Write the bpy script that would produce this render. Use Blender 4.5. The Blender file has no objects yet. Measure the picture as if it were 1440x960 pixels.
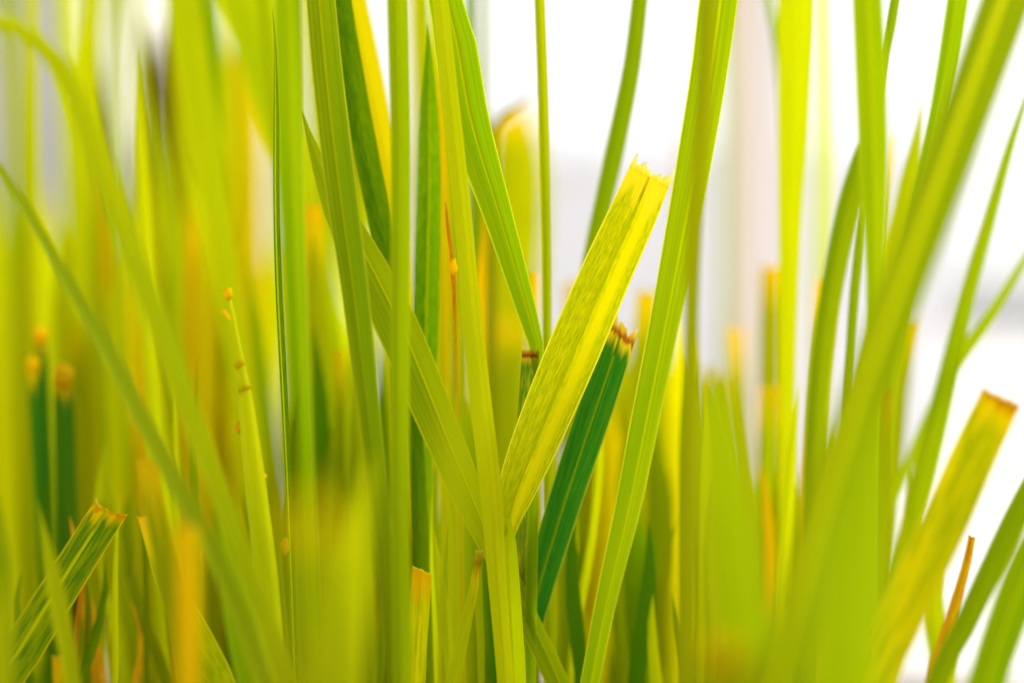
import bpy, math, random
from mathutils import Vector, Matrix

random.seed(7)
sc = bpy.context.scene
col = sc.collection

# ------------------------------------------------------------------ camera
FOCUS = 0.40            # metres to the plane of sharpness
CAM_H = 0.25            # camera height over the ground
K = 36.0 / 50.0 / 1440  # radians (tan) per photograph pixel
BLUR_INF = 112.0        # blur-disc diameter at infinity, in photograph pixels
cam_d = bpy.data.cameras.new('camera')
cam_d.lens = 50.0
cam_d.sensor_width = 36.0
cam_d.sensor_fit = 'HORIZONTAL'
cam_d.clip_start = 0.01
cam_d.clip_end = 6000.0
cam_d.dof.use_dof = True
cam_d.dof.focus_distance = FOCUS
cam_d.dof.aperture_fstop = 0.050 / (BLUR_INF * K * FOCUS)
cam_d.dof.aperture_blades = 0
cam = bpy.data.objects.new('camera', cam_d)
cam.location = (0, 0, CAM_H)
cam.rotation_euler = (math.radians(90), 0, 0)
col.objects.link(cam)
sc.camera = cam

# ------------------------------------------------------------------ light: bright cloudy daylight, veiled sun high to the side, a little behind the grass
SUN_EL, SUN_AZ = 48.0, 62.0      # azimuth measured from the view direction (+Y) towards +X
world = bpy.data.worlds.new('World')
sc.world = world
world.use_nodes = True
nt = world.node_tree
nt.nodes.clear()
sky = nt.nodes.new('ShaderNodeTexSky')
sky.sky_type = 'NISHITA'
sky.sun_disc = False
sky.sun_elevation = math.radians(SUN_EL)
sky.sun_rotation = math.radians(SUN_AZ)
sky.air_density = 1.0
sky.dust_density = 4.0
hs = nt.nodes.new('ShaderNodeHueSaturation')
hs.inputs['Saturation'].default_value = 0.12     # cloud cover: nearly neutral sky
bg = nt.nodes.new('ShaderNodeBackground')
bg.inputs['Strength'].default_value = 0.13
wo = nt.nodes.new('ShaderNodeOutputWorld')
nt.links.new(sky.outputs[0], hs.inputs['Color'])
nt.links.new(hs.outputs[0], bg.inputs['Color'])
nt.links.new(bg.outputs[0], wo.inputs['Surface'])

sun_d = bpy.data.lights.new('sun', 'SUN')
sun_d.energy = 1.5
sun_d.angle = math.radians(14)
sun_d.color = (1.0, 0.96, 0.90)
sun = bpy.data.objects.new('sun', sun_d)
el, az = math.radians(SUN_EL), math.radians(SUN_AZ)
to_sun = Vector((math.cos(el) * math.sin(az), math.cos(el) * math.cos(az), math.sin(el)))
sun.rotation_euler = to_sun.to_track_quat('Z', 'Y').to_euler()
col.objects.link(sun)

sc.view_settings.view_transform = 'Standard'
sc.view_settings.look = 'None'
sc.view_settings.gamma = 1.0
sc.view_settings.use_curve_mapping = False
sc.view_settings.exposure = 1.08
sc.cycles.use_denoising = True
sc.cycles.max_bounces = 14
sc.cycles.diffuse_bounces = 8
sc.cycles.transmission_bounces = 10
sc.cycles.transparent_max_bounces = 8


# ------------------------------------------------------------------ helpers
def px(x, y, d):
    """A photograph pixel at distance d -> a point of the place."""
    return Vector(((x - 720) * K * d, d, CAM_H - (y - 480) * K * d))


def depth(b):
    """Distance at which a thing is blurred by b pixels (negative: in front of the sharp plane)."""
    return FOCUS / (1.0 - b / BLUR_INF)


def link(name, verts, faces, mat, parent=None, uvs=None, sharp=None, smooth=True):
    me = bpy.data.meshes.new(name)
    me.from_pydata(verts, [], faces)
    if smooth:
        me.polygons.foreach_set('use_smooth', [True] * len(me.polygons))
    if uvs:
        uv = me.uv_layers.new(name='UVMap')
        li = [0] * len(me.loops)
        me.loops.foreach_get('vertex_index', li)
        flat = []
        for i in li:
            flat += uvs[i]
        uv.data.foreach_set('uv', flat)
    if sharp:
        at = me.attributes.new('sharp_edge', 'BOOLEAN', 'EDGE')
        for e in me.edges:
            if (min(e.vertices), max(e.vertices)) in sharp:
                at.data[e.index].value = True
    me.materials.append(mat)
    o = bpy.data.objects.new(name, me)
    col.objects.link(o)
    if parent is not None:
        o.parent = parent
        o.matrix_parent_inverse = parent.matrix_basis.inverted()
    return o


def tag(o, label, cat, group=None, kind=None):
    if label:
        o['label'] = label
    if cat:
        o['category'] = cat
    if group:
        o['group'] = group
    if kind:
        o['kind'] = kind
    return o


def catmull(pts, n):
    """pts: list of equal-length tuples; returns n samples spread by arc length of the first three values."""
    P = [tuple(2 * a - b for a, b in zip(pts[0], pts[1]))] + list(pts) + [tuple(2 * a - b for a, b in zip(pts[-1], pts[-2]))]
    fine = []
    for i in range(1, len(P) - 2):
        p0, p1, p2, p3 = P[i - 1], P[i], P[i + 1], P[i + 2]
        # centripetal-like tension kept low with uniform parameter, finite slopes
        for s in range(24):
            t = s / 24
            fine.append(tuple(0.5 * ((2 * b) + (-a + c) * t + (2 * a - 5 * b + 4 * c - d) * t * t + (-a + 3 * b - 3 * c + d) * t ** 3)
                              for a, b, c, d in zip(p0, p1, p2, p3)))
    fine.append(tuple(P[-2]))
    L = [0.0]
    for a, b in zip(fine, fine[1:]):
        L.append(L[-1] + math.dist(a[:3], b[:3]))
    out, j = [], 0
    for k in range(n):
        t = L[-1] * k / (n - 1)
        while j < len(L) - 2 and L[j + 1] < t:
            j += 1
        f = 0 if L[j + 1] == L[j] else (t - L[j]) / (L[j + 1] - L[j])
        out.append(tuple(a + (b - a) * f for a, b in zip(fine[j], fine[j + 1])))
    return out, L[-1]


# ------------------------------------------------------------------ materials
def node(nt, t, **kw):
    n = nt.nodes.new(t)
    for k, v in kw.items():
        if k in ('operation', 'blend_type', 'data_type', 'interpolation_type', 'noise_dimensions', 'clamp'):
            setattr(n, k, v)
        else:
            n.inputs[k].default_value = v
    return n


def mix(nt, fac, a, b, blend='MIX'):
    m = nt.nodes.new('ShaderNodeMix')
    m.data_type = 'RGBA'
    m.blend_type = blend
    for i, v in ((0, fac), (6, a), (7, b)):
        if isinstance(v, (int, float)):
            m.inputs[i].default_value = v
        elif isinstance(v, tuple):
            m.inputs[i].default_value = (*v, 1)
        else:
            nt.links.new(v, m.inputs[i])
    return m.outputs[2]


def math_n(nt, op, a, b=0.0, c=None, clamp=False):
    m = nt.nodes.new('ShaderNodeMath')
    m.operation = op
    m.use_clamp = clamp
    for i, v in enumerate((a, b) if c is None else (a, b, c)):
        if isinstance(v, (int, float)):
            m.inputs[i].default_value = v
        else:
            nt.links.new(v, m.inputs[i])
    return m.outputs[0]


def smooth(nt, x, lo, hi):
    m = nt.nodes.new('ShaderNodeMapRange')
    m.interpolation_type = 'SMOOTHSTEP'
    m.inputs['From Min'].default_value = lo
    m.inputs['From Max'].default_value = hi
    m.inputs['To Min'].default_value = 0.0
    m.inputs['To Max'].default_value = 1.0
    nt.links.new(x, m.inputs['Value'])
    return m.outputs[0]


def leaf_mat(name, base, alt, spot=None, spot_amt=0.0, spot_lo=0.45, spot_hi=0.6, spot_su=11, spot_sv=170,
             edge=None, band=None, tip=None, tip_len=0.02, tip_end=None, streak=None, vein=0.35, trans=0.52, vary=0.2):
    """Living or drying grass leaf: long colour drift, parallel veins, mottling, pale margin, dried end.
    UV.x runs across the leaf (0..1), UV.y is metres from its tip."""
    m = bpy.data.materials.new(name)
    m.use_nodes = True
    nt = m.node_tree
    nt.nodes.clear()
    uvn = node(nt, 'ShaderNodeUVMap')
    sep = node(nt, 'ShaderNodeSeparateXYZ')
    nt.links.new(uvn.outputs[0], sep.inputs[0])
    u, v = sep.outputs[0], sep.outputs[1]
    info = node(nt, 'ShaderNodeObjectInfo')
    rnd = info.outputs['Random']
    off = math_n(nt, 'MULTIPLY', rnd, 37.0)

    def noise(su, sv, detail=2.0, rough=0.55):
        c = node(nt, 'ShaderNodeCombineXYZ')
        nt.links.new(math_n(nt, 'MULTIPLY', u, su), c.inputs[0])
        nt.links.new(math_n(nt, 'MULTIPLY', v, sv), c.inputs[1])
        nt.links.new(off, c.inputs[2])
        n = node(nt, 'ShaderNodeTexNoise', Scale=1.0, Detail=detail, Roughness=rough)
        nt.links.new(c.outputs[0], n.inputs['Vector'])
        return n.outputs['Fac']

    drift = smooth(nt, noise(0.8, 9.0), 0.35, 0.65)
    c = mix(nt, drift, base, alt)
    veins = noise(42, 3.0, 3.0, 0.7)
    vfac = math_n(nt, 'MULTIPLY', smooth(nt, veins, 0.42, 0.58), vein)
    c = mix(nt, vfac, c, tuple(x * 0.62 for x in alt))
    if spot:
        sp = noise(spot_su, spot_sv, 3.0, 0.6)
        sf = math_n(nt, 'MULTIPLY', smooth(nt, sp, spot_lo, spot_hi), spot_amt)
        c = mix(nt, sf, c, spot)
    if band:
        u0, u1, bc = band
        w = (u1 - u0) * 0.35
        bf = math_n(nt, 'MULTIPLY', smooth(nt, u, u0 - w, u0 + w), math_n(nt, 'SUBTRACT', 1.0, smooth(nt, u, u1 - w, u1 + w)))
        c = mix(nt, math_n(nt, 'MULTIPLY', bf, 0.9), c, bc)
    if streak:
        st = smooth(nt, noise(7, 22, 3.0), 0.55, 0.68)
        c = mix(nt, math_n(nt, 'MULTIPLY', st, 0.8), c, streak)
    if edge:
        e = math_n(nt, 'ABSOLUTE', math_n(nt, 'SUBTRACT', u, 0.5))
        c = mix(nt, smooth(nt, e, 0.45, 0.49), c, edge)
    if tip:
        jag = math_n(nt, 'MULTIPLY_ADD', math_n(nt, 'SUBTRACT', noise(6, 30, 3.0), 0.5), tip_len * 2.4, v)
        c = mix(nt, math_n(nt, 'SUBTRACT', 1.0, smooth(nt, jag, tip_len * 0.15, tip_len)), c, tip)
        if tip_end:
            jag2 = math_n(nt, 'MULTIPLY_ADD', math_n(nt, 'SUBTRACT', noise(9, 60, 3.0), 0.5), tip_len * 1.3, v)
            c = mix(nt, math_n(nt, 'SUBTRACT', 1.0, smooth(nt, jag2, tip_len * 0.03, tip_len * 0.30)), c, tip_end)
    h = node(nt, 'ShaderNodeHueSaturation')
    nt.links.new(math_n(nt, 'MULTIPLY_ADD', rnd, vary * 0.10, 0.5 - vary * 0.05), h.inputs['Hue'])
    nt.links.new(math_n(nt, 'MULTIPLY_ADD', math_n(nt, 'FRACT', math_n(nt, 'MULTIPLY', rnd, 7.31)), vary * 2, 1 - vary), h.inputs['Value'])
    nt.links.new(c, h.inputs['Color'])
    c = h.outputs[0]
    p = node(nt, 'ShaderNodeBsdfPrincipled', Roughness=0.52)
    p.inputs['Specular IOR Level'].default_value = 0.05
    nt.links.new(c, p.inputs['Base Color'])
    bump = node(nt, 'ShaderNodeBump', Strength=0.5, Distance=0.0004)
    nt.links.new(veins, bump.inputs['Height'])
    nt.links.new(bump.outputs[0], p.inputs['Normal'])
    t = node(nt, 'ShaderNodeBsdfTranslucent')
    nt.links.new(c, t.inputs['Color'])
    ms = node(nt, 'ShaderNodeMixShader', Fac=trans)
    nt.links.new(p.outputs[0], ms.inputs[1])
    nt.links.new(t.outputs[0], ms.inputs[2])
    o = node(nt, 'ShaderNodeOutputMaterial')
    nt.links.new(ms.outputs[0], o.inputs['Surface'])
    return m


def edge_mat(name, c0, c1, c2, mid=0.45):
    """Torn dry end: UV.y runs 0 at the living leaf to 1 at the frayed end."""
    m = bpy.data.materials.new(name)
    m.use_nodes = True
    nt = m.node_tree
    nt.nodes.clear()
    uvn = node(nt, 'ShaderNodeUVMap')
    sep = node(nt, 'ShaderNodeSeparateXYZ')
    nt.links.new(uvn.outputs[0], sep.inputs[0])
    cmb = node(nt, 'ShaderNodeCombineXYZ')
    nt.links.new(math_n(nt, 'MULTIPLY', sep.outputs[0], 16.0), cmb.inputs[0])
    nt.links.new(math_n(nt, 'MULTIPLY', sep.outputs[1], 1.2), cmb.inputs[1])
    n = node(nt, 'ShaderNodeTexNoise', Scale=1.0, Detail=3.0)
    nt.links.new(cmb.outputs[0], n.inputs['Vector'])
    v = math_n(nt, 'MULTIPLY_ADD', math_n(nt, 'SUBTRACT', n.outputs['Fac'], 0.5), 0.9, sep.outputs[1])
    c = mix(nt, smooth(nt, v, 0.0, mid), c0, c1)
    c = mix(nt, smooth(nt, v, mid, 1.0), c, c2)
    p = node(nt, 'ShaderNodeBsdfPrincipled', Roughness=0.7)
    p.inputs['Specular IOR Level'].default_value = 0.05
    nt.links.new(c, p.inputs['Base Color'])
    t = node(nt, 'ShaderNodeBsdfTranslucent')
    nt.links.new(c, t.inputs['Color'])
    ms = node(nt, 'ShaderNodeMixShader', Fac=0.5)
    nt.links.new(p.outputs[0], ms.inputs[1])
    nt.links.new(t.outputs[0], ms.inputs[2])
    o = node(nt, 'ShaderNodeOutputMaterial')
    nt.links.new(ms.outputs[0], o.inputs['Surface'])
    return m


M = {
    'fresh': leaf_mat('fresh_leaf', (0.34, 0.47, 0.0), (0.44, 0.54, 0.0), edge=(0.6, 0.62, 0.0), vein=0.7),
    'mid': leaf_mat('mid_green_leaf', (0.24, 0.34, 0.0), (0.31, 0.38, 0.0), edge=(0.5, 0.52, 0.01)),
    'lime': leaf_mat('lime_leaf', (0.60, 0.63, 0.0), (0.45, 0.56, 0.0), edge=(0.74, 0.70, 0.01), vein=0.55),
    'bright': leaf_mat('bright_leaf', (0.80, 0.83, 0.0), (0.68, 0.76, 0.0), vein=0.25),
    'green': leaf_mat('green_leaf', (0.24, 0.42, 0.0), (0.36, 0.48, 0.0), edge=(0.66, 0.70, 0.02), vein=0.75),
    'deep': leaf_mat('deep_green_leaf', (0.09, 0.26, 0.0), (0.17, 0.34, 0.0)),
    'olive': leaf_mat('olive_leaf', (0.38, 0.41, 0.0), (0.47, 0.47, 0.0)),
    'yellow': leaf_mat('yellow_leaf', (0.84, 0.66, 0.0), (0.74, 0.65, 0.0), vein=0.25),
    'orange': leaf_mat('orange_leaf', (0.80, 0.42, 0.0), (0.74, 0.50, 0.0), vein=0.25),
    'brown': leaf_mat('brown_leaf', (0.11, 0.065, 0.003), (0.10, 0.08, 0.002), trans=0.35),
    'rust': leaf_mat('rust_leaf', (0.74, 0.34, 0.004), (0.62, 0.22, 0.004), spot=(0.80, 0.56, 0.006), spot_amt=0.6, trans=0.5),
    'pink': leaf_mat('straw_leaf', (0.74, 0.52, 0.40), (0.70, 0.60, 0.48), vein=0.15),
    'hero': leaf_mat('mottled_yellow_leaf', (0.80, 0.72, 0.0), (0.60, 0.62, 0.0), spot=(0.24, 0.34, 0.0), spot_amt=0.62,
                     spot_lo=0.40, spot_hi=0.70, spot_su=32, spot_sv=280, edge=(0.92, 0.82, 0.03), band=(0.60, 0.82, (0.88, 0.76, 0.0)),
                     tip=(0.92, 0.72, 0.01), tip_len=0.012, vein=0.5, vary=0.02),
    'mottled': leaf_mat('mottled_leaf', (0.66, 0.58, 0.0), (0.50, 0.52, 0.0), spot=(0.22, 0.32, 0.0), spot_amt=0.7,
                        spot_su=12, spot_sv=160, edge=(0.85, 0.68, 0.01), tip=(0.85, 0.58, 0.0), tip_len=0.012, tip_end=(0.45, 0.12, 0.0)),
    'yellowcut': leaf_mat('yellow_cut_leaf', (0.80, 0.66, 0.0), (0.62, 0.56, 0.0), spot=(0.36, 0.40, 0.0), spot_amt=0.85,
                          spot_su=7, spot_sv=55, edge=(0.85, 0.68, 0.01), tip=(0.84, 0.58, 0.0), tip_len=0.010, tip_end=(0.60, 0.22, 0.0), vary=0.03),
    'dark': leaf_mat('dark_green_leaf', (0.012, 0.13, 0.006), (0.03, 0.20, 0.006), spot=(0.09, 0.26, 0.004), spot_amt=0.5,
                     spot_su=30, spot_sv=60, edge=(0.40, 0.44, 0.02), tip=(0.74, 0.54, 0.010), tip_len=0.006, tip_end=(0.40, 0.12, 0.006), vein=0.6, vary=0.03),
    'darkplain': leaf_mat('dark_and_shade_leaf', (0.08, 0.23, 0.0), (0.18, 0.33, 0.0), spot=(0.30, 0.42, 0.0), spot_amt=0.5, spot_su=22, spot_sv=260),  # own colour of the dark speckled blades; low down it stands in for shade
    'stump': leaf_mat('browning_green_leaf', (0.08, 0.24, 0.006), (0.16, 0.30, 0.005), spot=(0.44, 0.48, 0.008), spot_amt=0.7,
                      spot_su=9, spot_sv=180, edge=(0.22, 0.16, 0.006), streak=(0.34, 0.11, 0.006), tip=(0.60, 0.42, 0.01), tip_len=0.0035,
                      tip_end=(0.28, 0.05, 0.0), vary=0.03),
    'striped': leaf_mat('streaked_green_leaf', (0.40, 0.46, 0.0), (0.30, 0.40, 0.0), spot=(0.06, 0.20, 0.005), spot_amt=0.85,
                        spot_lo=0.42, spot_hi=0.60, spot_su=22, spot_sv=75, edge=(0.80, 0.62, 0.01), tip=(0.86, 0.58, 0.0), tip_len=0.0045,
                        tip_end=(0.72, 0.34, 0.0), vary=0.03),
    'tipped': leaf_mat('yellow_tipped_leaf', (0.60, 0.56, 0.0), (0.40, 0.46, 0.0), spot=(0.28, 0.38, 0.0), spot_amt=0.7,
                       spot_su=9, spot_sv=120, edge=(0.76, 0.64, 0.01), tip=(0.88, 0.60, 0.0), tip_len=0.018, tip_end=(0.86, 0.50, 0.006)),
    'stubyellow': leaf_mat('bright_yellow_stub', (0.86, 0.76, 0.0), (0.72, 0.70, 0.0), spot=(0.46, 0.52, 0.0), spot_amt=0.6, spot_su=8, spot_sv=110,
                           tip=(0.92, 0.50, 0.0), tip_len=0.011, tip_end=(0.90, 0.46, 0.0), vary=0.02),
    'orangetip': leaf_mat('orange_tipped_leaf', (0.46, 0.47, 0.0), (0.36, 0.40, 0.0), tip=(0.86, 0.60, 0.0), tip_len=0.022,
                          tip_end=(0.86, 0.54, 0.0)),
    'neartip': leaf_mat('amber_tipped_leaf', (0.28, 0.31, 0.0), (0.33, 0.34, 0.0), tip=(0.88, 0.54, 0.0), tip_len=0.009,
                        tip_end=(0.84, 0.54, 0.0)),
    'darktip': leaf_mat('dark_orange_tipped_stem', (0.05, 0.20, 0.005), (0.09, 0.25, 0.005), tip=(0.86, 0.56, 0.0), tip_len=0.009,
                        tip_end=(0.84, 0.50, 0.0)),
    'edgebrown': edge_mat('dried_edge', (0.66, 0.30, 0.004), (0.84, 0.54, 0.006), (0.92, 0.74, 0.10)),
    'edgehero': edge_mat('frayed_pale_edge', (0.90, 0.72, 0.004), (0.94, 0.82, 0.10), (0.95, 0.88, 0.60), 0.35),
    'edgepale': edge_mat('pale_dried_edge', (0.86, 0.58, 0.004), (0.88, 0.66, 0.02), (0.92, 0.80, 0.20)),
    'edgestump': edge_mat('burnt_edge', (0.24, 0.045, 0.004), (0.62, 0.30, 0.01), (0.92, 0.74, 0.10), 0.55),
    'edgerust': edge_mat('rust_dried_edge', (0.40, 0.12, 0.006), (0.80, 0.52, 0.02), (0.93, 0.82, 0.30), 0.5),
    'rib': leaf_mat('pale_midrib', (0.84, 0.82, 0.0), (0.78, 0.78, 0.0), vein=0.1),
    'ribdeep': leaf_mat('deep_midrib', (0.20, 0.31, 0.0), (0.28, 0.36, 0.0), vein=0.3),
    'riblime': leaf_mat('lime_midrib', (0.45, 0.55, 0.0), (0.52, 0.58, 0.0), vein=0.3),
    'ribgreen': leaf_mat('green_midrib', (0.46, 0.54, 0.0), (0.42, 0.52, 0.0), vein=0.1),
    'ribdark': leaf_mat('dull_midrib', (0.52, 0.54, 0.0), (0.62, 0.62, 0.0), spot=(0.30, 0.38, 0.0), spot_amt=0.5, spot_su=8, spot_sv=200, tip=(0.92, 0.72, 0.01), tip_len=0.014, vein=0.3, vary=0.02),
    'bract': leaf_mat('yellow_bract', (0.90, 0.66, 0.0), (0.90, 0.58, 0.0), vein=0.1),
}


# ------------------------------------------------------------------ leaf builders
def spine(pts, b, up=None, down=True):
    """Pixel trace -> list of (x,y,z,width_m) from the tip down to the root in the soil."""
    bt, bb = b if isinstance(b, tuple) else (b, b)
    ys = [p[1] for p in pts]
    out = []
    for p in pts:
        f = 0 if ys[-1] == ys[0] else (p[1] - ys[0]) / (ys[-1] - ys[0])
        d = depth(p[3] if len(p) > 3 else bt + (bb - bt) * f)
        q = px(p[0], p[1], d)
        out.append((q.x, q.y, q.z, p[2] * K * d))
    if up:                                   # the leaf goes on above, narrowing to a point and arching over
        a, c = Vector(out[0][:3]), Vector(out[1][:3])
        t = (a - c).normalized()
        lean = Vector((t.x, t.y, 0)) * 0.6 + Vector((random.uniform(-.25, .25), random.uniform(-.1, .35), 0))
        w = out[0][3]
        p1 = a + t * up * 0.4
        p2 = a + t * up * 0.75 + lean * up * 0.10
        p3 = a + t * up * 0.95 + lean * up * 0.34
        out = [(*p3, w * 0.04), (*p2, w * 0.55), (*p1, w * 0.86)] + out
    if down:                                 # and down to its root
        a, c = Vector(out[-1][:3]), Vector(out[-2][:3])
        t = (a - c)
        sx = max(-.5, min(.5, t.x / max(-t.z, 1e-4)))
        sy = max(-.4, min(.4, t.y / max(-t.z, 1e-4)))
        h = a.z + 0.004
        w = out[-1][3]
        if h > 0.03:
            out.append((a.x + sx * h * .45, a.y + sy * h * .45, a.z - h * .5, w * 0.85))
            out.append((a.x + sx * h * .6, a.y + sy * h * .6, -0.004, w * 0.6))
        else:
            out.append((a.x + sx * h, a.y + sy * h, min(a.z - .004, -0.004), w * 0.8))
    return out


COLS = (-1.0, -0.94, -0.62, -0.3, 0.0, 0.3, 0.62, 0.94, 1.0)


def frames(S):
    eye = Vector((0, 0, CAM_H))
    F = []
    for i, s in enumerate(S):
        a = Vector(S[max(0, i - 1)][:3])
        c = Vector(S[min(len(S) - 1, i + 1)][:3])
        T = (a - c).normalized()              # towards the tip
        V = (Vector(s[:3]) - eye).normalized()
        side = V.cross(T).normalized()        # to the picture's right for an upright leaf
        if F and side.dot(F[-1][1]) < 0:
            side = -side
        N = T.cross(side).normalized()
        F.append((T, side, N))
    return F


def profile(knots):
    """Torn outline across the leaf from (x, height) knots, with fine fraying."""
    def f(x):
        for (x0, h0), (x1, h1) in zip(knots, knots[1:]):
            if x <= x1:
                t = (x - x0) / (x1 - x0)
                return h0 + (h1 - h0) * t
        return knots[-1][1]
    return f


def leaf(name, mat, pts, b=0, tip='off', roll=0, fold=0.18, up=0.16, rib='rib', rib_w=0.07, rib_u=0.0, cut=None, cut_len=0.0016,
         slant=0.0, twist=0.0, parent=None, down=True, n=None, wav=0.0, notch=None, torn=None, flat_parts=True):
    """One grass leaf as a curved, keeled sheet with a raised midrib and, where it was cut, a torn dry edge."""
    sp = spine(pts, b, up if tip == 'off' else None, down)
    L0 = sum(math.dist(p[:3], q[:3]) for p, q in zip(sp, sp[1:]))
    n = n or max(14, min(60, int(L0 / 0.006)))
    S, L = catmull(sp, n)
    F = frames(S)
    cols = (-1.0, -0.94, -0.62, -0.3, -rib_w, rib_w, 0.3, 0.62, 0.94, 1.0) if rib else COLS
    verts, faces, uvs, sharp = [], [], [], set()
    nc = len(cols)
    r0 = math.radians(roll)
    ph = random.uniform(0, 6.28)
    rows = []

    def lay(P, T, sd, nn, w, cu, fade):
        k = cu - rib_u * (1 - abs(cu))
        z = abs(cu) * fold - 0.10 * abs(fold) * cu * cu
        sh = slant * cu * w * fade
        if notch:
            sh += notch(cu) * w * fade
        return P + sd * (k * w) - nn * (z * w) + T * sh

    for i, s in enumerate(S):
        T, side, N = F[i]
        t = i / (n - 1)
        R = Matrix.Rotation(r0 + math.radians(twist) * (t - .5), 3, T)
        sd, nn = R @ side, R @ N
        w = max(s[3], 0.0002) / max(0.35, math.cos(r0)) * 0.5
        if tip == 'point':
            w *= min(1.0, (t * L / 0.03 + 0.02)) ** 0.6
        dist = t * L
        P = Vector(s[:3])
        P += nn * (math.sin(dist * 45 + ph) * wav)
        fade = max(0.0, 1 - dist / 0.02)
        rows.append((P, T, sd, nn, w, fade, dist))
        for cu in cols:
            verts.append(lay(P, T, sd, nn, w, cu, fade))
            uvs.append((cu * .5 + .5, dist))
    m = nc // 2 - 1 if rib else -9          # the strip the midrib fills
    for i in range(n - 1):
        for j in range(nc - 1):
            if j == m and 0 < i < n - 2:
                continue
            a = i * nc + j
            faces.append((a, a + 1, a + nc + 1, a + nc))
        if not rib:
            sharp.add((i * nc + nc // 2, (i + 1) * nc + nc // 2))
    split = parent is None and (rib or cut)
    if split:                                # a thing of several parts: an Empty at its root carries them
        parent = bpy.data.objects.new(name, None)
        parent.location = (S[-1][0], S[-1][1], 0)
        parent.empty_display_size = 0.01
        col.objects.link(parent)
        bpy.context.view_layer.update()
    base = link('lamina' if split else name, [tuple(v) for v in verts], faces, M[mat], parent, uvs, sharp)
    hold = parent if split else base
    if rib:
        rv, rf, ru = [], [], []
        ring = 5
        for i, (P, T, sd, nn, w, fade, dist) in enumerate(rows):
            for r in range(ring):
                x = -1 + 2 * r / (ring - 1)
                hump = (1 - x * x) * min(0.0006, max(0.00006, w * rib_w * 0.55)) + 0.00003
                rv.append(tuple(lay(P, T, sd, nn, w, x * rib_w * 1.12, fade) - nn * hump))
                ru.append((0.5 + 0.12 * x, dist))
        for i in range(n - 1):
            for r in range(ring - 1):
                a = i * ring + r
                rf.append((a, a + 1, a + 1 + ring, a + ring))
        link('midrib', rv, rf, M[rib], hold, ru)
    if cut:
        cv, cf, cuv = [], [], []
        nn_ = 41
        P, T, sd, nn, w, fade, dist = rows[0]
        if torn is None:
            ks = [(-1, random.uniform(.5, 1.2))]
            while ks[-1][0] < 1:
                ks.append((min(1, ks[-1][0] + random.uniform(.08, .4)), random.choice((.35, .5, .6, .7, .95)) * random.uniform(.8, 1.2)))
            tf = profile(ks)
        else:
            tf = profile(torn)
        for j in range(nn_):
            x = -1 + 2 * j / (nn_ - 1)
            q = lay(P, T, sd, nn, w, x, fade)
            hgt = cut_len * max(0.12, tf(x) + random.uniform(-.09, .09))
            out = nn * (random.uniform(-.12, .12) * hgt)
            for k, f in enumerate((-.06, .35, .7, 1.0)):
                cv.append(tuple(q + T * (hgt * f) + out * f * f))
                cuv.append((x * .5 + .5, max(0.0, f) * min(1.0, hgt / cut_len)))
        for j in range(nn_ - 1):
            for h in range(3):
                a = j * 4 + h
                cf.append((a, a + 4, a + 5, a + 1))
        link('cut_edge', cv, cf, M[cut], hold, cuv)
    return hold if split else base


def tube(name, mat, pts, b=0, parent=None, down=True, ring=10, tip_round=True, ridges=0.0, up=None):
    """A round stem or sheath of varying thickness, closed at the top."""
    sp = spine(pts, b, up, down)
    L0 = sum(math.dist(p[:3], q[:3]) for p, q in zip(sp, sp[1:]))
    n = max(10, min(44, int(L0 / 0.006)))
    S, L = catmull(sp, n)
    F = frames(S)
    v, f, uv = [], [], []
    for i, s in enumerate(S):
        T, sd, nn = F[i]
        P = Vector(s[:3])
        r = max(s[3] * .5, 0.0002)
        if tip_round and i == 0:
            r *= 0.55
        for k in range(ring):
            a = 2 * math.pi * k / ring
            rr = r * (1 + ridges * math.cos(a * 5))
            v.append(tuple(P + sd * math.cos(a) * rr + nn * math.sin(a) * rr))
            uv.append((k / ring, i / (n - 1) * L))
    for i in range(n - 1):
        for k in range(ring):
            a, c = i * ring + k, i * ring + (k + 1) % ring
            f.append((a, c, c + ring, a + ring))
    top = len(v)
    T = F[0][0]
    v.append(tuple(Vector(S[0][:3]) + T * S[0][3] * (.25 if tip_round else 0.0)))
    uv.append((.5, 0.0))
    for k in range(ring):
        f.append((top, (k + 1) % ring, k))
    return link(name, v, f, M[mat], parent, uv)


def knot(name, mat, x, y, b, rx, ry, parent, tilt=0.0, seed=0):
    """A small ragged dried bract or swollen node."""
    rnd = random.Random(seed + int(x * 7 + y))
    d = depth(b)
    P = px(x, y, d)
    sx, sy = rx * K * d, ry * K * d
    v, f, uv = [], [], []
    R, C = 6, 9
    R3 = Matrix.Rotation(math.radians(tilt), 3, 'Y')
    for i in range(R + 1):
        th = math.pi * i / R
        for k in range(C):
            ph = 2 * math.pi * k / C
            j = rnd.uniform(.72, 1.22)
            q = Vector((math.sin(th) * math.cos(ph) * sx, math.sin(th) * math.sin(ph) * sx * .8, math.cos(th) * sy)) * j
            v.append(tuple(P + R3 @ q))
            uv.append((k / C, i * .001))
    for i in range(R):
        for k in range(C):
            a, c = i * C + k, i * C + (k + 1) % C
            f.append((a, a + C, c + C, c))
    return link(name, v, f, M[mat], parent, uv)


def blade(mat, pts, label, b=0, cat='grass blade', group=None, name='blade_of_grass', **kw):
    return tag(leaf(name, mat, pts, b, **kw), label, cat, group, 'thing')


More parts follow.
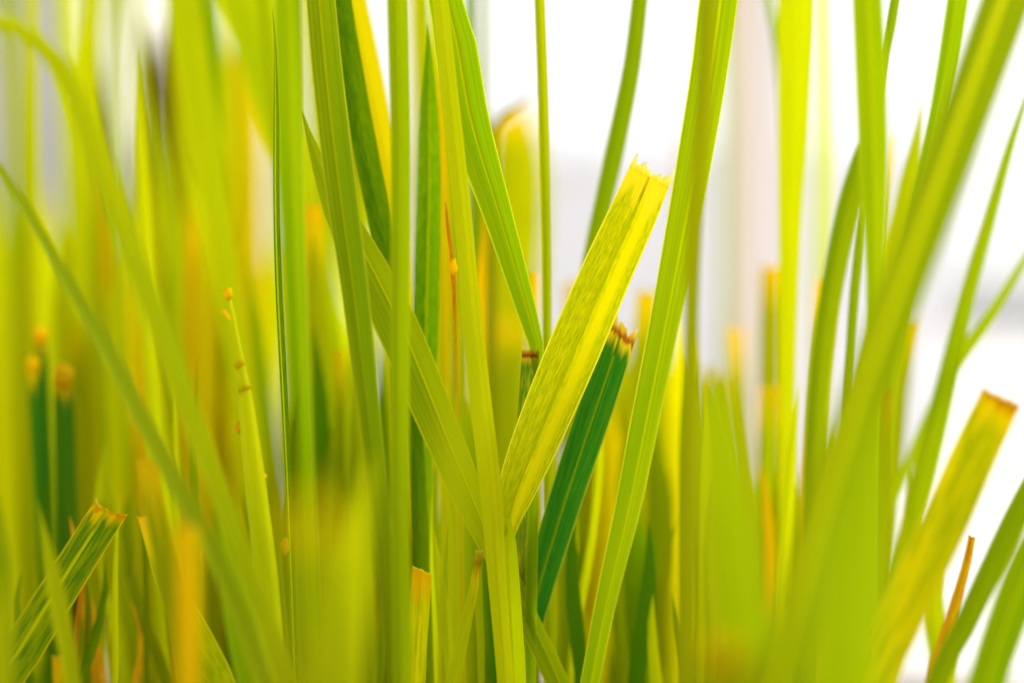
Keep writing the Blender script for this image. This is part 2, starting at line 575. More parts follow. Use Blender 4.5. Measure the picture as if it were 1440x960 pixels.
# ------------------------------------------------------------------ the setting
def surf_mat(name, c1, c2, scale, rough=0.8, bump=0.1):
    m = bpy.data.materials.new(name)
    m.use_nodes = True
    nt = m.node_tree
    p = nt.nodes['Principled BSDF']
    p.inputs['Roughness'].default_value = rough
    co = node(nt, 'ShaderNodeTexCoord')
    n = node(nt, 'ShaderNodeTexNoise', Scale=scale, Detail=5.0)
    nt.links.new(co.outputs['Object'], n.inputs['Vector'])
    c = mix(nt, smooth(nt, n.outputs['Fac'], .35, .65), c1, c2)
    nt.links.new(c, p.inputs['Base Color'])
    bn = node(nt, 'ShaderNodeBump', Strength=bump)
    nt.links.new(n.outputs['Fac'], bn.inputs['Height'])
    nt.links.new(bn.outputs[0], p.inputs['Normal'])
    return m


def box(name, x0, x1, y0, y1, z0, z1, mat, parent=None, bev=0.01):
    v = [(x, y, z) for z in (z0, z1) for y in (y0, y1) for x in (x0, x1)]
    f = [(0, 2, 3, 1), (4, 5, 7, 6), (0, 1, 5, 4), (2, 6, 7, 3), (0, 4, 6, 2), (1, 3, 7, 5)]
    o = link(name, v, f, mat, parent, smooth=False)
    md = o.modifiers.new('bevel', 'BEVEL')
    md.width = bev
    md.segments = 2
    return o


paving_mat = surf_mat('pale_concrete', (0.68, 0.66, 0.63), (0.60, 0.585, 0.565), 6)
soil_mat = surf_mat('dry_soil', (0.10, 0.075, 0.05), (0.17, 0.13, 0.09), 60, bump=0.4)
g = link('ground', [(-2500, -50, 0), (2500, -50, 0), (2500, 4000, 0), (-2500, 4000, 0)], [(0, 1, 2, 3)], paving_mat)
g['kind'] = 'structure'
g['label'] = 'pale concrete paving behind and around the grass clump'
# planting bed: a low irregular mound the grass is rooted in
bv, bf = [], []
RR, CC = 6, 40
for i in range(RR + 1):
    for k in range(CC):
        a = 2 * math.pi * k / CC
        r = (i / RR) * (0.62 + 0.05 * math.sin(a * 3) + 0.03 * math.sin(a * 7 + 1))
        bv.append((math.cos(a) * r - 0.02, 0.62 + math.sin(a) * r * .9, 0.010 * (1 - (i / RR) ** 2) + 0.0005 + random.uniform(0, .003) * (i < RR) - 0.004 * (i == RR)))
for i in range(RR):
    for k in range(CC):
        a, c = i * CC + k, i * CC + (k + 1) % CC
        bf.append((a, a + CC, c + CC, c))
so = link('soil', bv, bf, soil_mat)
so['kind'] = 'structure'

wall_mat = surf_mat('white_render', (0.84, 0.84, 0.86), (0.78, 0.78, 0.81), 3)
w = box('garden_wall', -0.70, 0.80, 2.6, 2.75, 0, 0.57, wall_mat)
tag(w, 'low white rendered wall standing behind the grass', 'wall')
box('coping', -0.70, 0.82, 2.57, 2.78, 0.565, 0.61, wall_mat, w)
grey_mat = surf_mat('grey_render', (0.54, 0.51, 0.46), (0.44, 0.44, 0.38), 2)
w = box('house_corner', -3.4, -0.725, 2.4, 4.2, 0, 2.6, grey_mat)
tag(w, 'mauve-grey rendered house corner behind the high arched blade', 'building')
box('plinth', -3.42, -0.705, 2.38, 4.22, 0, 0.12, grey_mat, w)
pink_mat = surf_mat('pale_pink_paint', (0.84, 0.74, 0.71), (0.80, 0.72, 0.68), 5)
pt = box('painted_post', 0.34, 0.44, 2.2, 2.30, 0, 1.5, pink_mat)
tag(pt, 'pale pink painted post in front of the low wall', 'post')
box('post_cap', 0.325, 0.455, 2.185, 2.315, 1.49, 1.53, pink_mat, pt)

# ------------------------------------------------------------------ the shoot with the cut leaf (the sharp subject)
root = bpy.data.objects.new('grass_shoot', None)
rp = px(726, 960, depth(1))
root.location = (rp.x, rp.y, 0)
col.objects.link(root)
bpy.context.view_layer.update()
tag(root, 'grass shoot with a broad mottled yellow leaf cut off ragged at its end', 'grass shoot')
leaf('sheath', 'bright', [(710, 728, 14), (711, 752, 24), (713, 800, 29), (717, 870, 31), (722, 975, 33)], (-0.6, -0.6), tip='cut', fold=0.55, roll=14, rib='rib', rib_w=0.1, parent=root)
knot('collar', 'rib', 708, 748, -0.6, 5, 9, root, 20, 3)
leaf('leaf', 'hero', [(913, 250, 62), (893, 297, 67), (850, 392, 72), (802, 505, 74), (758, 610, 68), (730, 680, 56), (716, 725, 38), (711, 752, 24), (712, 790, 18)],
     (0, 0), tip='cut', cut='edgehero', cut_len=0.0040, fold=0.16, roll=-8, rib='ribdark', rib_w=0.055, rib_u=0.02,
     torn=[(-1, .9), (-.86, 1.15), (-.78, .55), (-.62, .45), (-.45, .8), (-.3, .9), (-.22, .5), (-.1, .62), (0, .35), (.06, .2), (.2, .55), (.32, .4), (.45, .66), (.55, .42), (.75, .8), (.88, 1.1), (1, 1.25)], parent=root, down=False,
     slant=-0.12)

blade('bright', [(628, 95, 24), (640, 210, 26), (653, 330, 25), (664, 450, 27), (678, 580, 30), (690, 690, 31), (698, 800, 27), (706, 900, 24), (711, 960, 24)],
      'long smooth yellow green blade running down in front of the mottled cut leaf', -2, tip='off', up=0.10, fold=0.12, roll=10, rib='rib', rib_w=0.05)
blade('green', [(622, -20, 46), (640, 60, 60), (660, 170, 58), (700, 300, 42), (730, 400, 32), (750, 470, 24), (757, 510, 16), (752, 640, 14), (748, 800, 16), (745, 970, 16)],
      'broad fresh green blade with a pale midrib narrowing down to the brown-topped stump', (1, 3), fold=0.22, roll=-6, rib='riblime', rib_u=-0.12, rib_w=0.085)
blade('stump', [(746, 500, 25), (742, 560, 25), (735, 650, 23), (732, 750, 24), (728, 850, 24), (724, 970, 22)],
      'narrow green stump with dark brown straight cut top behind the mottled leaf', (2, 4), tip='cut', cut='edgestump', cut_len=0.0020, fold=0.15, rib=None, roll=12,
      torn=[(-1, 1.6), (-.9, 1.0), (-.6, .75), (0, .8), (.7, .85), (1, 1.0)])
blade('lime', [(757, -20, 15), (763, 150, 15), (768, 330, 13), (769, 480, 12), (770, 620, 14), (771, 760, 17), (772, 970, 18)],
      'thin straight upright lime stem-like blade passing behind the mottled leaf', (5, 7), fold=0.5, roll=20, rib='ribgreen', rib_w=0.1)
blade('dark', [(872, 470, 44), (857, 515, 48), (840, 565, 50), (818, 630, 50), (797, 694, 48), (775, 765, 46), (754, 835, 43), (720, 970, 38)],
      'dark green blade with a torn brown end leaning behind the mottled leaf', (2, 5), tip='cut', cut='edgerust', cut_len=0.0040, fold=0.22, roll=6,
      torn=[(-1, .7), (-.9, .5), (-.75, 1.35), (-.6, 1.2), (-.42, .8), (-.36, .25), (-.3, .85), (-.05, .8), (.1, .7), (.3, .65), (.42, .3), (.5, .15), (.62, .7), (.85, .9), (1, 1.3)],
      rib='ribdeep', rib_w=0.045, rib_u=-0.05, slant=-0.35)
blade('green', [(901, -20, 23), (888, 90, 25), (868, 190, 27), (846, 290, 25), (828, 370, 22), (812, 470, 20), (800, 600, 18), (795, 970, 18)],
      'plain green blade rising from behind the mottled leaf against the white sky', (9, 14), fold=0.2, roll=25, rib=None)
blade('green', [(1014, -20, 54), (1000, 90, 52), (982, 200, 50), (957, 340, 46), (932, 470, 42), (906, 600, 40), (882, 720, 36), (856, 830, 30), (828, 970, 26)],
      'long broad green blade with pale midrib leaning beside the mottled leaf', (-2, -3), fold=0.2, roll=-14, rib='riblime', rib_u=-0.12, rib_w=0.075)
blade('olive', [(997, -20, 20), (992, 100, 20), (984, 220, 21), (976, 330, 22), (972, 450, 20), (970, 600, 24), (966, 760, 28), (964, 970, 30)],
      'upright yellowish blade crossing in front of the long broad green one', (-12, -20), fold=0.15, roll=20, rib=None)
blade('bright', [(1118, -20, 46), (1116, 90, 44), (1114, 200, 40), (1111, 300, 33), (1109, 420, 26), (1107, 560, 22), (1106, 700, 22), (1107, 840, 24), (1106, 970, 26)],
      'wide glowing yellow blade standing straight up in front of the pink post', (12, 14), fold=0.1, roll=10, rib=None)
knot('node', 'lime', 1108, 842, 14, 15, 11, bpy.data.objects[-1] if False else [o for o in bpy.data.objects if o.get('label', '').startswith('wide glowing')][0], 0, 1)
blade('mid', [(1220, -20, 42), (1225, 90, 43), (1229, 200, 41), (1231, 300, 33), (1231, 400, 24), (1228, 520, 22), (1224, 700, 26), (1220, 970, 28)],
      'upright mid green blade with a darker half beside the big leaning blade', (-12, -8), fold=0.25, roll=-16, rib='ribgreen')
blade('fresh', [(1428, -40, 70), (1382, 90, 70), (1338, 212, 68), (1297, 326, 64), (1253, 450, 62), (1210, 570, 62), (1168, 700, 62), (1130, 830, 60), (1094, 970, 60)],
      'big wide leaning blade with a bright yellow midrib', (-20, -46), fold=0.18, roll=8, rib='rib', rib_w=0.13, rib_u=0.12)
blade('green', [(1348, -20, 30), (1330, 100, 30), (1308, 220, 27), (1284, 330, 24), (1260, 460, 22), (1240, 640, 22), (1225, 970, 22)],
      'green blade half hidden behind the big leaning blade with yellow midrib', (8, 12), fold=0.35, roll=20, rib='ribgreen')
blade('green', [(1452, 110, 6), (1420, 205, 13), (1390, 310, 18), (1358, 420, 22), (1334, 520, 27), (1312, 610, 32), (1290, 700, 33), (1266, 800, 30), (1236, 970, 28)],
      'slim bright green curving blade alone against the white ground', (12, 14), tip='off', up=0.03, fold=0.3, roll=18, rib='ribgreen')
blade('mid', [(1452, 345, 9), (1420, 400, 13), (1385, 455, 17), (1345, 512, 19), (1305, 590, 16), (1265, 680, 14), (1232, 760, 12), (1200, 970, 12)],
      'very narrow green blade crossing the slim curving blade', (14, 20), tip='off', up=0.05, fold=0.3, rib=None)
blade('yellowcut', [(1407, 562, 58), (1370, 640, 62), (1332, 728, 64), (1290, 820, 62), (1250, 910, 60), (1226, 970, 58)],
      'broad yellow cut blade with an orange-brown edge against the white ground', (-14, -18), tip='cut', cut='edgerust', cut_len=0.0015, fold=0.12,
      roll=-8, rib=None, slant=-0.06)
p = leaf('dry_stalk', 'rust', [(1366, 757, 10), (1357, 800, 13), (1342, 850, 15), (1325, 905, 17), (1306, 975, 19)], (-4, -8), tip='cut', cut='edgerust',
         cut_len=0.0012, fold=0.5, roll=10, rib='orange', rib_w=0.16)
tag(p, 'thin rusty orange dry stalk beside the broad yellow cut blade', 'stalk')
blade('mid', [(1470, 640, 26), (1430, 720, 32), (1392, 800, 32), (1350, 890, 30), (1312, 970, 28)],
      'dull green blade leaning behind the rusty stalk', (-9, -12), tip='off', up=0.1, fold=0.25, roll=20, rib=None)
blade('green', [(1475, 740, 52), (1440, 810, 54), (1410, 890, 52), (1385, 970, 50)],
      'wide bright green blade at the outer corner of the clump', (-15, -18), tip='off', up=0.1, fold=0.3, roll=0, rib='ribgreen')

# ------------------------------------------------------------------ traced blades: inner side of the clump
blade('lime', [(-40, 18, 20), (0, 30, 22), (45, 55, 25), (88, 98, 30), (122, 180, 33), (150, 262, 34), (190, 370, 32), (228, 470, 32), (270, 590, 29), (312, 700, 27), (352, 810, 25), (404, 970, 24)],
      'lime blade that bends over in a high arch', (-22, -14), tip='off', up=0.06, fold=0.2, roll=10, rib=None)
blade('mid', [(-30, 195, 9), (20, 268, 13), (66, 345, 16), (112, 425, 19), (158, 505, 22), (205, 600, 24), (258, 700, 25), (310, 800, 24), (372, 970, 22)],
      'slim green leaning blade crossing under the arched blade', (-11, -16), tip='off', up=0.08, fold=0.2, roll=20, rib=None)
blade('striped', [(152, 719, 49), (122, 766, 50), (88, 820, 52), (52, 878, 54), (18, 935, 54), (-8, 980, 52)],
      'green streaked cut blade with yellow margins and a notched orange end', (-1, -5), tip='cut', cut='edgebrown', cut_len=0.0012, fold=0.2, roll=12,
      rib='riblime', rib_w=0.08, rib_u=0.12, slant=0.22, notch=lambda c: 0.32 * max(0, -c - .55) * 2 - 0.10 * max(0, 1 - abs(c - .15) * 5))
blade('tipped', [(208, 724, 28), (222, 770, 30), (242, 825, 38), (268, 885, 48), (296, 945, 54), (308, 978, 54)],
      'curved mottled stub with a dry orange end beside the notched streaked blade', (-3, -4), tip='cut', cut='edgebrown', cut_len=0.0006, fold=0.12, roll=-15, rib=None)
blade('orange', [(263, 742, 34), (265, 800, 34), (266, 880, 34), (266, 975, 32)],
      'dry orange stub standing in front of the curved mottled one', (-32, -32), tip='cut', cut='edgebrown', cut_len=0.0008, fold=0.1, rib=None)
ws = tube('budding_stalk', 'bright', [(321, 415, 10), (328, 455, 10), (336, 500, 12), (345, 560, 20), (353, 630, 26), (364, 720, 30), (375, 820, 32), (385, 970, 34)], (-3, -5))
tag(ws, 'slender grass stalk set with tiny yellow dried bracts', 'stalk')
for (x, y, rx, ry, tl) in ((321, 413, 7, 9, 5), (337, 513, 9, 5, -25), (344, 547, 12, 5, -28), (336, 601, 6, 9, 8), (318, 442, 3, 10, -40), (371, 668, 5, 3, 20), (400, 768, 6, 12, 0), (376, 848, 9, 7, 0)):
    knot('bract', 'bract', x, y, -3.5, rx, ry, ws, tl)
blade('darkplain', [(383, 10, 3), (386, 60, 6), (387, 160, 8), (387, 280, 9), (390, 400, 10), (396, 520, 10), (402, 640, 9), (408, 780, 9), (415, 970, 9)],
      'very thin dark edge-on blade with a fine yellow tip', (-1, 1), tip='point', fold=0.6, roll=35, rib='rib', rib_w=0.18)
blade('green', [(406, -20, 37), (408, 100, 37), (411, 220, 34), (415, 340, 32), (420, 460, 30), (428, 640, 28), (440, 970, 28)],
      'straight green blade with a dark margin just behind the thin edge-on blade', (9, 12), fold=0.3, roll=-20, rib='ribgreen')
blade('green', [(450, -20, 40), (459, 80, 42), (471, 190, 43), (485, 300, 42), (500, 410, 38), (513, 520, 33), (526, 630, 29), (540, 760, 24), (556, 970, 22)],
      'clean green blade with a fine pale midrib running the whole height', (-2, -8), fold=0.22, roll=-10, rib='riblime', rib_u=0.14, rib_w=0.045)
blade('darkplain', [(478, -20, 26), (492, 80, 30), (510, 190, 34), (530, 290, 34), (548, 380, 30), (566, 480, 26), (585, 640, 24), (600, 970, 24)],
      'dark speckled green blade behind the clean green blade', (4, 6), fold=0.15, roll=10, rib=None)
blade('yellow', [(490, -20, 44), (512, 80, 44), (530, 160, 40), (548, 250, 32), (560, 340, 26), (570, 500, 22), (580, 970, 22)],
      'yellow-olive blade leaning across the dark speckled blade', (10, 14), fold=0.2, roll=-20, rib=None)
cc = blade('fresh', [(558, -20, 30), (561, 100, 30), (563, 200, 29), (563, 320, 28), (562, 450, 26), (562, 600, 26), (563, 780, 26), (566, 970, 26)],
           'green stem-like upright blade with small yellow buds', (-6, -9), fold=0.5, roll=5, rib='ribgreen', rib_w=0.12)
knot('bud', 'bract', 567, 118, -6, 4, 5, cc)
knot('bud', 'bract', 570, 375, -6, 4, 8, cc)
knot('bud', 'bract', 574, 380, -6, 3, 7, cc, 20)
blade('darkplain', [(601, 34, 6), (603, 80, 20), (604, 160, 28), (604, 260, 34), (602, 360, 36), (599, 480, 34), (597, 620, 28), (595, 740, 24), (592, 970, 24)],
      'dark green pointed blade with a brown tip beside the broad fresh green blade', (5, 8), tip='point', fold=0.35, roll=-12, rib='riblime', rib_w=0.06)
blade('lime', [(592, -20, 14), (594, 100, 15), (592, 250, 16), (588, 420, 16), (585, 600, 16), (582, 970, 16)],
      'narrow lime blade behind the dark pointed blade', (14, 18), fold=0.2, roll=10, rib=None)
blade('lime', [(424, 154, 8), (436, 196, 22), (456, 250, 36), (484, 315, 46), (522, 388, 56), (560, 465, 60), (594, 545, 58), (626, 622, 52), (658, 698, 44), (688, 764, 34), (718, 818, 30), (752, 892, 31), (788, 970, 31)],
      'broad lime blade with pale margins slanting down behind the long smooth blade', (2, 3), tip='point', fold=0.2, roll=8, rib='rib', rib_w=0.05, rib_u=-0.25)
o = tube('dry_stalk', 'rust', [(627, 285, 4), (630, 320, 5), (635, 355, 6), (638, 386, 9), (640, 440, 6), (644, 600, 6), (650, 970, 7)], (3, 8))
tag(o, 'hair-thin yellow-brown dry stalk beside the dark pointed blade', 'stalk')
knot('husk', 'bract', 638, 375, 3, 5, 12, o)
blade('stubyellow', [(594, 803, 27), (591, 850, 28), (587, 900, 29), (583, 975, 30)],
      'short yellow stub with an orange blunt end', (0, 0), tip='cut', cut='edgepale', cut_len=0.0008, fold=0.2, roll=-10, rib=None, slant=-0.35)
blade('mottled', [(671, 793, 11), (665, 830, 13), (655, 875, 15), (645, 920, 17), (634, 975, 18)],
      'small slim stub with a scorched brown end', (1, 2), tip='cut', cut='edgestump', cut_len=0.0042, fold=0.3, roll=10, rib=None, torn=[(-1, 1), (0, .92), (1, 1.05)])
blade('deep', [(650, 560, 22), (665, 680, 34), (672, 800, 46), (676, 970, 50)],
      'dark green broad blade deep behind the small scorched stub', (14, 16), tip='point', fold=0.2, rib=None)
blade('darkplain', [(880, 640, 20), (890, 740, 34), (888, 850, 40), (880, 970, 44)],
      'dark blade standing in for shade at the foot of the long broad green blade', (14, 18), tip='point', fold=0.2, rib=None)  # dark leaf colour stands in for a shaded gap
blade('orange', [(752, 600, 10), (750, 700, 15), (744, 800, 15), (738, 900, 20), (735, 970, 22)],
      'narrow orange dry blade behind the brown-topped stump', (9, 12), tip='point', fold=0.2, rib=None)
blade('lime', [(345, -20, 78), (372, 80, 70), (400, 190, 58), (430, 300, 46), (455, 420, 36), (475, 560, 30), (490, 970, 30)],
      'very wide yellow-green blade leaning behind the thin edge-on blade', (22, 26), fold=0.15, roll=-10, rib=None)
blade('bright', [(256, -20, 46), (272, 90, 46), (288, 190, 44), (304, 290, 40), (318, 400, 36), (336, 520, 34), (356, 700, 32), (380, 970, 32)],
      'bright yellow-green blade with a soft crease leaning over the dry brown leaves', (20, 22), fold=0.15, roll=-10, rib=None)
blade('green', [(292, -20, 22), (298, 60, 22), (303, 115, 12), (310, 300, 12), (320, 600, 14), (330, 970, 16)],
      'narrow green blade beside the bright creased blade', (24, 28), fold=0.2, roll=10, rib=None)
blade('bright', [(128, -20, 20), (124, 80, 22), (118, 200, 24), (112, 320, 26), (108, 500, 28), (104, 970, 28)],
      'upright yellow blade crossing behind the high arch', (26, 30), fold=0.2, roll=10, rib=None)
blade('tipped', [(716, 158, 52), (728, 215, 78), (730, 300, 84), (724, 420, 80), (720, 560, 72), (718, 720, 60), (716, 970, 50)],
      'wide yellow-green folded leaf standing behind the thin upright stem', (54, 54), tip='cut', cut=None, fold=0.3, roll=-15, rib=None, slant=0.3)
o = tube('curled_tendril', 'olive', [(752, 118, 3), (742, 138, 6), (722, 156, 9), (700, 165, 11), (690, 200, 12), (690, 400, 12), (690, 970, 12)], 26)
tag(o, 'small hooked dry tendril above the wide folded leaf', 'tendril')
for i, (x, dx, bb) in enumerate(((683, -2, 30), (672, 1, 34), (935, 10, 36))):
    blade('olive' if x < 900 else 'pink', [(x, -20, 7), (x + dx, 150, 8), (x + dx * 2, 300, 8), (x + dx * 2, 970, 9)],
          'thread-thin upright stem against the white sky beside the broad fresh green blade' if x < 900 else 'thread-thin straw stem behind the ragged end of the cut leaf',
          bb, fold=0.3, rib=None, group='thread-thin stems' if x < 900 else None)
for x, wd, bb, mt in ((1030, 12, 48, 'pink'), (1046, 14, 44, 'pink'), (1018, 10, 50, 'green'), (1150, 14, 40, 'lime'), (1162, 8, 30, 'bright')):
    blade(mt, [(x, -20, wd), (x + 3, 180, wd), (x + 1, 420, wd), (x, 970, wd)],
          {'pink': 'pinkish straw-dry upright stem between the leaning green blade and the glowing yellow one',
           'green': 'pale green thread of a blade among the pinkish straw stems', 'lime': 'pale lime narrow blade just beyond the glowing yellow blade',
           'bright': 'thin yellow thread-like blade beyond the glowing yellow blade'}[mt], bb, fold=0.2, rib=None,
          group='pinkish straw stems' if mt == 'pink' else None)
blade('green', [(1075, -20, 9), (1088, 30, 12), (1095, 80, 12), (1100, 160, 9), (1102, 400, 9), (1103, 970, 10)],
      'thin green blade bending into the edge of the glowing yellow one', (20, 22), fold=0.3, rib=None, up=0.05)
blade('green', [(1262, -20, 14), (1252, 40, 15), (1238, 110, 14), (1225, 200, 12), (1210, 330, 14), (1195, 520, 14), (1185, 970, 14)],
      'thin green blade slipping behind the upright mid green one', (6, 10), fold=0.3, rib=None)
blade('green', [(1240, 110, 12), (1224, 170, 22), (1207, 235, 30), (1190, 300, 33), (1175, 370, 32), (1160, 460, 30), (1146, 600, 28), (1130, 970, 28)],
      'short pointed green blade leaning out from the foot of the glowing yellow one', (-8, -12), tip='point', fold=0.3, roll=15, rib='ribgreen')
blade('olive', [(1300, 120, 5), (1290, 190, 18), (1276, 270, 28), (1258, 360, 30), (1235, 470, 28), (1210, 620, 28), (1190, 970, 28)],
      'pointed olive blade lying close against the big leaning blade', (12, 16), tip='point', fold=0.3, rib=None)
blade('orangetip', [(1254, 185, 9), (1248, 240, 11), (1240, 330, 12), (1235, 600, 14), (1230, 970, 16)],
      'thin blade with an orange dry end beside the upright mid green one', (22, 22), tip='cut', fold=0.2, rib=None)

# ------------------------------------------------------------------ stubs with yellow ends, out of the sharp plane
stubs = [  # x, y_top, width, blur, lean to the root, material, label
    (910, 412, 30, 22, -40, 'orangetip', 'cut stub with a yellow end just behind the long broad green blade'),
    (1083, 376, 28, 26, -8, 'orangetip', 'tall straight stub with an orange-yellow end before the pink post'),
    (1082, 545, 30, 22, -8, 'orangetip', 'shorter stub just before the tall straight one'),
    (1001, 530, 30, 38, 30, 'orangetip', 'stub with a very pale yellow end beside the upright yellowish blade'),
    (1028, 462, 13, 24, 30, 'orangetip', 'slim stub with a pale tan end between two thicker stubs'),
    (1043, 465, 11, 32, 20, 'orangetip', 'slim pale stub paired with a tan-ended one'),
    (958, 556, 24, 34, -4, 'orangetip', 'orange-ended stub low beside the upright yellowish blade'),
    (802, 398, 18, 28, 26, 'orangetip', 'little orange-ended stub peeping out behind the mottled leaf'),
    (752, 385, 10, 12, 4, 'orangetip', 'tiny orange-ended stub touching the thin straight stem'),
    (1246, 548, 14, 10, -10, 'orangetip', 'small yellow-ended stub under the big leaning blade'),
    (476, 496, 16, 14, 10, 'orangetip', 'orange-ended stub beside the clean green blade'),
    (57, 470, 17, 17, 20, 'darktip', 'stub with a round golden end, the tallest of its trio'),
    (46, 512, 17, 16, 30, 'darktip', 'stub with a round golden end, the outermost of its trio'),
    (88, 528, 26, 14, 12, 'darktip', 'thick dark green stub with an orange end, the shortest of its trio'),
    (108, 452, 24, 28, 4, 'orangetip', 'pale yellow-ended stub behind the trio of golden-ended stubs'),
    (206, 650, 26, -12, 60, 'orangetip', 'leaning stub with a yellow crumpled end under the slim green leaning blade'),
    (84, 925, 20, -8, 4, 'orangetip', 'low yellow-ended stub below the notched streaked blade'),
    (775, 555, 12, 12, 6, 'orangetip', 'slim yellow-ended stub tucked under the dark torn blade'),
    (1160, 395, 26, 24, -30, 'orangetip', 'yellow-ended stub leaning out beyond the glowing yellow blade'),
    (1270, 450, 34, 24, -60, 'orangetip', 'broad yellow-ended stub behind the big leaning blade'),
    (440, 708, 50, -108, 8, 'neartip', 'large yellow-ended stub standing well in front of the clump'),
    (432, 905, 80, -104, 4, 'neartip', 'low broad orange-ended stub well in front of the clump'),
    (1012, 912, 62, -72, 20, 'neartip', 'low orange-ended stub in front of the tall straight stubs'),
    (645, 560, 34, -62, -4, 'neartip', 'pale yellow-ended stub standing in front of the slanting lime blade'),
    (710, 452, 60, 50, -4, 'orangetip', 'broad yellow-ended stub far behind the long smooth blade'),
    (440, 290, 26, 16, 12, 'orangetip', 'yellow-ended stub behind the straight green blade with dark margin'),
]
for (x, y, wd, bb, lean, mt, lb) in stubs:
    hh = 975 - y
    o = leaf('cut_stub', mt, ([(x, y - 12, wd * .35), (x, y + 14, wd * .85)] if bb < -60 else [(x, y, wd)]) + [ (x + lean * .25, y + hh * .25, wd * 1.08), (x + lean * .6, y + hh * .6, wd * 1.12), (x + lean, 985, wd * 1.1)], bb,
             tip='cut', cut=None if bb < -60 else 'edgebrown' if bb < 20 and bb > -15 else 'edgepale', cut_len=0.0009, fold=random.uniform(.1, .3), roll=random.uniform(-20, 20), rib=None)
    tag(o, lb, 'grass stub', 'cut stubs with dry ends')
    if 'golden end' in lb or 'thick dark' in lb:
        knot('dried_head', 'bract', x, y, bb, wd * .62, wd * .66, o)

# wide soft blades in front of the sharp plane
front = [
    ('mid', [(1240, 560, 40), (1222, 660, 74), (1204, 760, 92), (1194, 870, 96), (1190, 975, 90)], -62, 'point', 'very wide mid green blade standing in front of the foot of the big leaning blade'),
    ('mid', [(1001, 520, 12), (1004, 560, 34), (1014, 640, 54), (1030, 760, 74), (1044, 870, 80), (1054, 975, 80)], -38, 'cut', 'wide green blade in front of the pale-ended stub'),
    ('olive', [(662, 400, 30), (654, 500, 40), (642, 620, 40), (634, 760, 30), (630, 975, 26)], -72, 'point', 'soft olive blade in front of the slanting lime blade'),
    ('olive', [(478, 740, 20), (482, 840, 44), (486, 975, 48)], -60, 'point', 'wide olive blade close in front of the clean green blade'),
    ('lime', [(520, 640, 30), (504, 740, 42), (494, 860, 44), (490, 975, 44)], -40, 'point', 'lime blade standing in front of the foot of the clean green blade'),
    ('green', [(-30, 640, 24), (-10, 720, 34), (0, 820, 38), (0, 975, 40)], -26, 'point', 'green blade leaning across in front of the notched streaked one'),
    ('lime', [(50, 700, 6), (64, 760, 22), (78, 830, 26), (92, 900, 24), (104, 975, 22)], -14, 'point', 'short pointed lime blade crossing in front of the notched streaked one'),
    ('olive', [(15, 800, 30), (-5, 880, 50), (-20, 975, 60)], -40, 'point', 'olive blade at the foot of the notched streaked one'),
    ('green', [(300, 700, 14), (320, 800, 34), (345, 900, 44), (360, 975, 44)], -12, 'point', 'green blade rising beside the dry orange stub'),
]
for mt, pts, bb, tp, lb in front:
    blade(mt, pts, lb, bb, tip=tp, fold=0.15, roll=random.uniform(-15, 15), rib='ribgreen')

# ------------------------------------------------------------------ the thick of the clump, blade by blade
rnd = random.Random(21)


def fill(count, x0, x1, y0, y1, b0, b1, mats, w0, w1, off_share=0.0, lean=40, what='within', group='', bias=0.0):
    for i in range(count):
        x = x0 + (x1 - x0) * (i + rnd.random()) / count
        bb = rnd.uniform(b0, b1)
        off = rnd.random() < off_share
        y = -30 if off else rnd.uniform(y0, y1)
        wd = rnd.uniform(w0, w1)
        ln = rnd.uniform(-lean, lean) + bias
        cv = rnd.uniform(-.3, .3) * lean
        mt = rnd.choice(mats)
        hh = 985 - y
        pts = [(x, y, wd * (1 if off else .3)), (x + ln * .2 + cv, y + hh * .2, wd), (x + ln * .5 + cv, y + hh * .5, wd * 1.05), (x + ln * .8, y + hh * .8, wd), (x + ln, 985, wd * .9)]
        adj = {'lime': 'lime green', 'bright': 'bright yellow-green', 'mid': 'grass green', 'fresh': 'fresh green', 'green': 'mid green', 'olive': 'olive', 'yellow': 'yellowing', 'orange': 'dry orange',
               'brown': 'dry brown', 'deep': 'deep green', 'darkplain': 'dark green', 'rust': 'rusty dry'}[mt]
        o = leaf('blade_of_grass', mt, pts, bb, tip='off' if off else 'point', up=rnd.uniform(.06, .14), fold=rnd.uniform(.1, .4), roll=rnd.uniform(-35, 35), rib=None, n=22)
        how = ('broad' if wd > (w0 + w1) / 2 else 'narrow') + (' upright' if abs(ln - bias) < lean * .45 else ' leaning')
        size = 'tall' if off else 'short'
        tag(o, f'{adj} {size} {how} blade {what}', 'grass blade', f'{adj} {size} {how} blades {group}', 'thing')


warm = ['lime', 'yellow', 'bright', 'bright', 'lime', 'yellow']
cool = ['lime', 'mid', 'olive', 'mid', 'bright']
fill(16, -30, 130, 190, 330, 30, 60, ['bright', 'bright', 'yellow', 'lime', 'lime'], 20, 42, 0, 30, 'massed behind the trio of golden-ended stubs', 'behind the golden-ended trio')
fill(18, 120, 350, 190, 400, 24, 38, ['bright', 'yellow', 'yellow', 'bright', 'orange', 'yellow', 'lime'], 18, 36, .0, 40, 'massed behind the bright creased blade', 'behind the creased blade')
fill(6, 145, 345, 0, 70, 44, 56, ['brown', 'brown', 'olive', 'brown'], 26, 42, 0, 20, 'standing in for the shaded heart of the clump', 'in the heart of the clump')  # brown blades stand in for the dark shaded interior
fill(20, 340, 690, 0, 380, 26, 58, warm, 18, 34, .6, 40, 'massed behind the clean green and bud-bearing upright blades', 'behind the upright blades')
fill(10, 360, 690, 420, 700, 8, 24, ['mid', 'olive', 'deep', 'yellow', 'mid', 'darkplain'], 18, 34, 0, 30, 'low among the clean green and slanting lime blades', 'low inside the clump')  # deeper greens in this and other low fills put shade into the colour
fill(11, 770, 1010, 450, 640, 18, 50, ['lime', 'yellow', 'mid', 'olive', 'lime'], 24, 44, 0, 40, 'low behind the leaning dark torn blade', 'behind the dark torn blade')
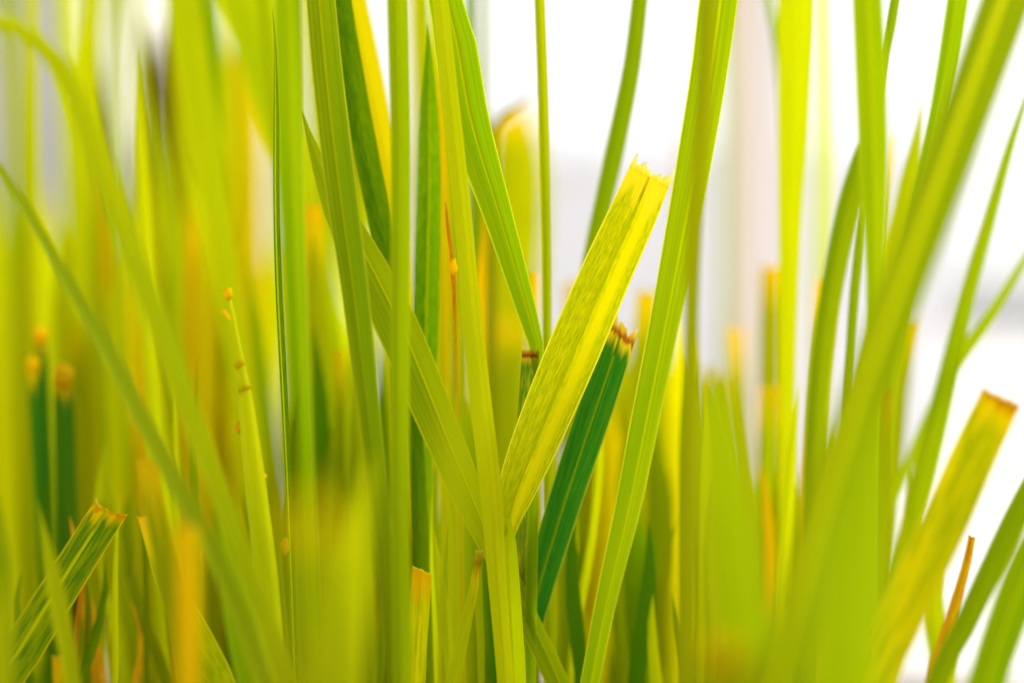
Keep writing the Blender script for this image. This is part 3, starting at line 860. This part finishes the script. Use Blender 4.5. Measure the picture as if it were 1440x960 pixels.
fill(11, 985, 1290, 480, 700, 14, 50, cool, 26, 48, 0, 50, 'low between the glowing yellow and big leaning blades', 'low beside the big leaning blade')
fill(8, 770, 960, 700, 860, 4, 16, ['lime', 'mid', 'deep', 'darkplain'], 16, 28, 0, 30, 'at the very foot of the dark torn blade', 'at the foot of the dark torn blade')
fill(12, 90, 360, 560, 800, 8, 30, ['mid', 'lime', 'deep', 'olive', 'mid'], 22, 40, 0, 50, 'low around the leaning and arched blades', 'low under the arch')
fill(6, 100, 200, 770, 860, 4, 14, ['rust', 'brown', 'darkplain', 'rust'], 10, 18, 0, 40, 'among the dark bases by the notched streaked blade', 'by the notched blade')
fill(8, 775, 1000, 400, 500, 24, 44, ['lime', 'olive', 'green', 'yellow'], 30, 46, 0, 30, 'standing behind the dark torn and long broad blades', 'behind the long broad blade')
fill(9, 440, 640, 560, 760, 20, 36, ['olive', 'mid', 'deep', 'mid'], 28, 44, 0, 30, 'low behind the short yellow stub', 'behind the short yellow stub')
fill(16, 95, 400, 60, 420, 14, 36, ['lime', 'bright', 'fresh', 'bright', 'yellow', 'fresh', 'bright'], 8, 20, .2, 40, 'slanting among the arched and creased blades', 'among the arched and creased blades', 60)
fill(18, 400, 690, 60, 560, 12, 32, ['lime', 'bright', 'mid', 'olive', 'orange', 'deep'], 8, 20, .3, 30, 'threading between the clean green and long smooth blades', 'between the central tall blades', 15)
fill(17, 775, 1290, 450, 760, 8, 32, ['lime', 'mid', 'bright', 'olive', 'orange', 'deep'], 8, 20, 0, 40, 'rising thinly around the glowing yellow blade', 'around the glowing yellow blade', -15)
fill(9, 0, 400, 640, 850, 4, 18, ['mid', 'lime', 'deep', 'darkplain', 'rust'], 8, 20, 0, 40, 'rising thinly around the dry orange stub', 'around the dry orange stub', 25)  # dark greens mixed in as painted shade near the bottom
fill(8, 520, 780, 680, 860, 4, 16, ['mid', 'lime', 'deep', 'darkplain'], 8, 18, 0, 25, 'rising thinly around the scorched stub', 'around the scorched stub', 10)
fill(5, 478, 550, 480, 600, 30, 44, ['lime', 'olive', 'mid'], 30, 44, 0, 12, 'behind the foot of the clean green blade', 'behind the foot of the clean green blade')
fill(5, 110, 420, 700, 850, 20, 40, ['darkplain', 'deep', 'deep', 'olive'], 30, 50, 0, 30, 'coloured dark for the shade behind the dry orange stub', 'behind the dry orange stub')  # dark leaf colours stand in for shade in the low interior
fill(5, 600, 960, 700, 850, 20, 40, ['darkplain', 'deep', 'deep', 'mid'], 26, 44, 0, 30, 'coloured dark for the shade under the dark torn blade', 'under the dark torn blade')  # likewise, shade between the low blades put into their colour
fill(10, 0, 360, 0, 0, 24, 48, ['lime', 'bright', 'yellow', 'lime', 'olive'], 12, 28, 1.0, 30, 'rising past the high arched blade', 'past the high arched blade', 30)
fill(14, 100, 700, 480, 760, 3, 14, ['lime', 'fresh', 'bright', 'mid'], 7, 13, 0, 30, 'finely threaded in front of the massed blades', 'fine threads in front of the mass', 20)
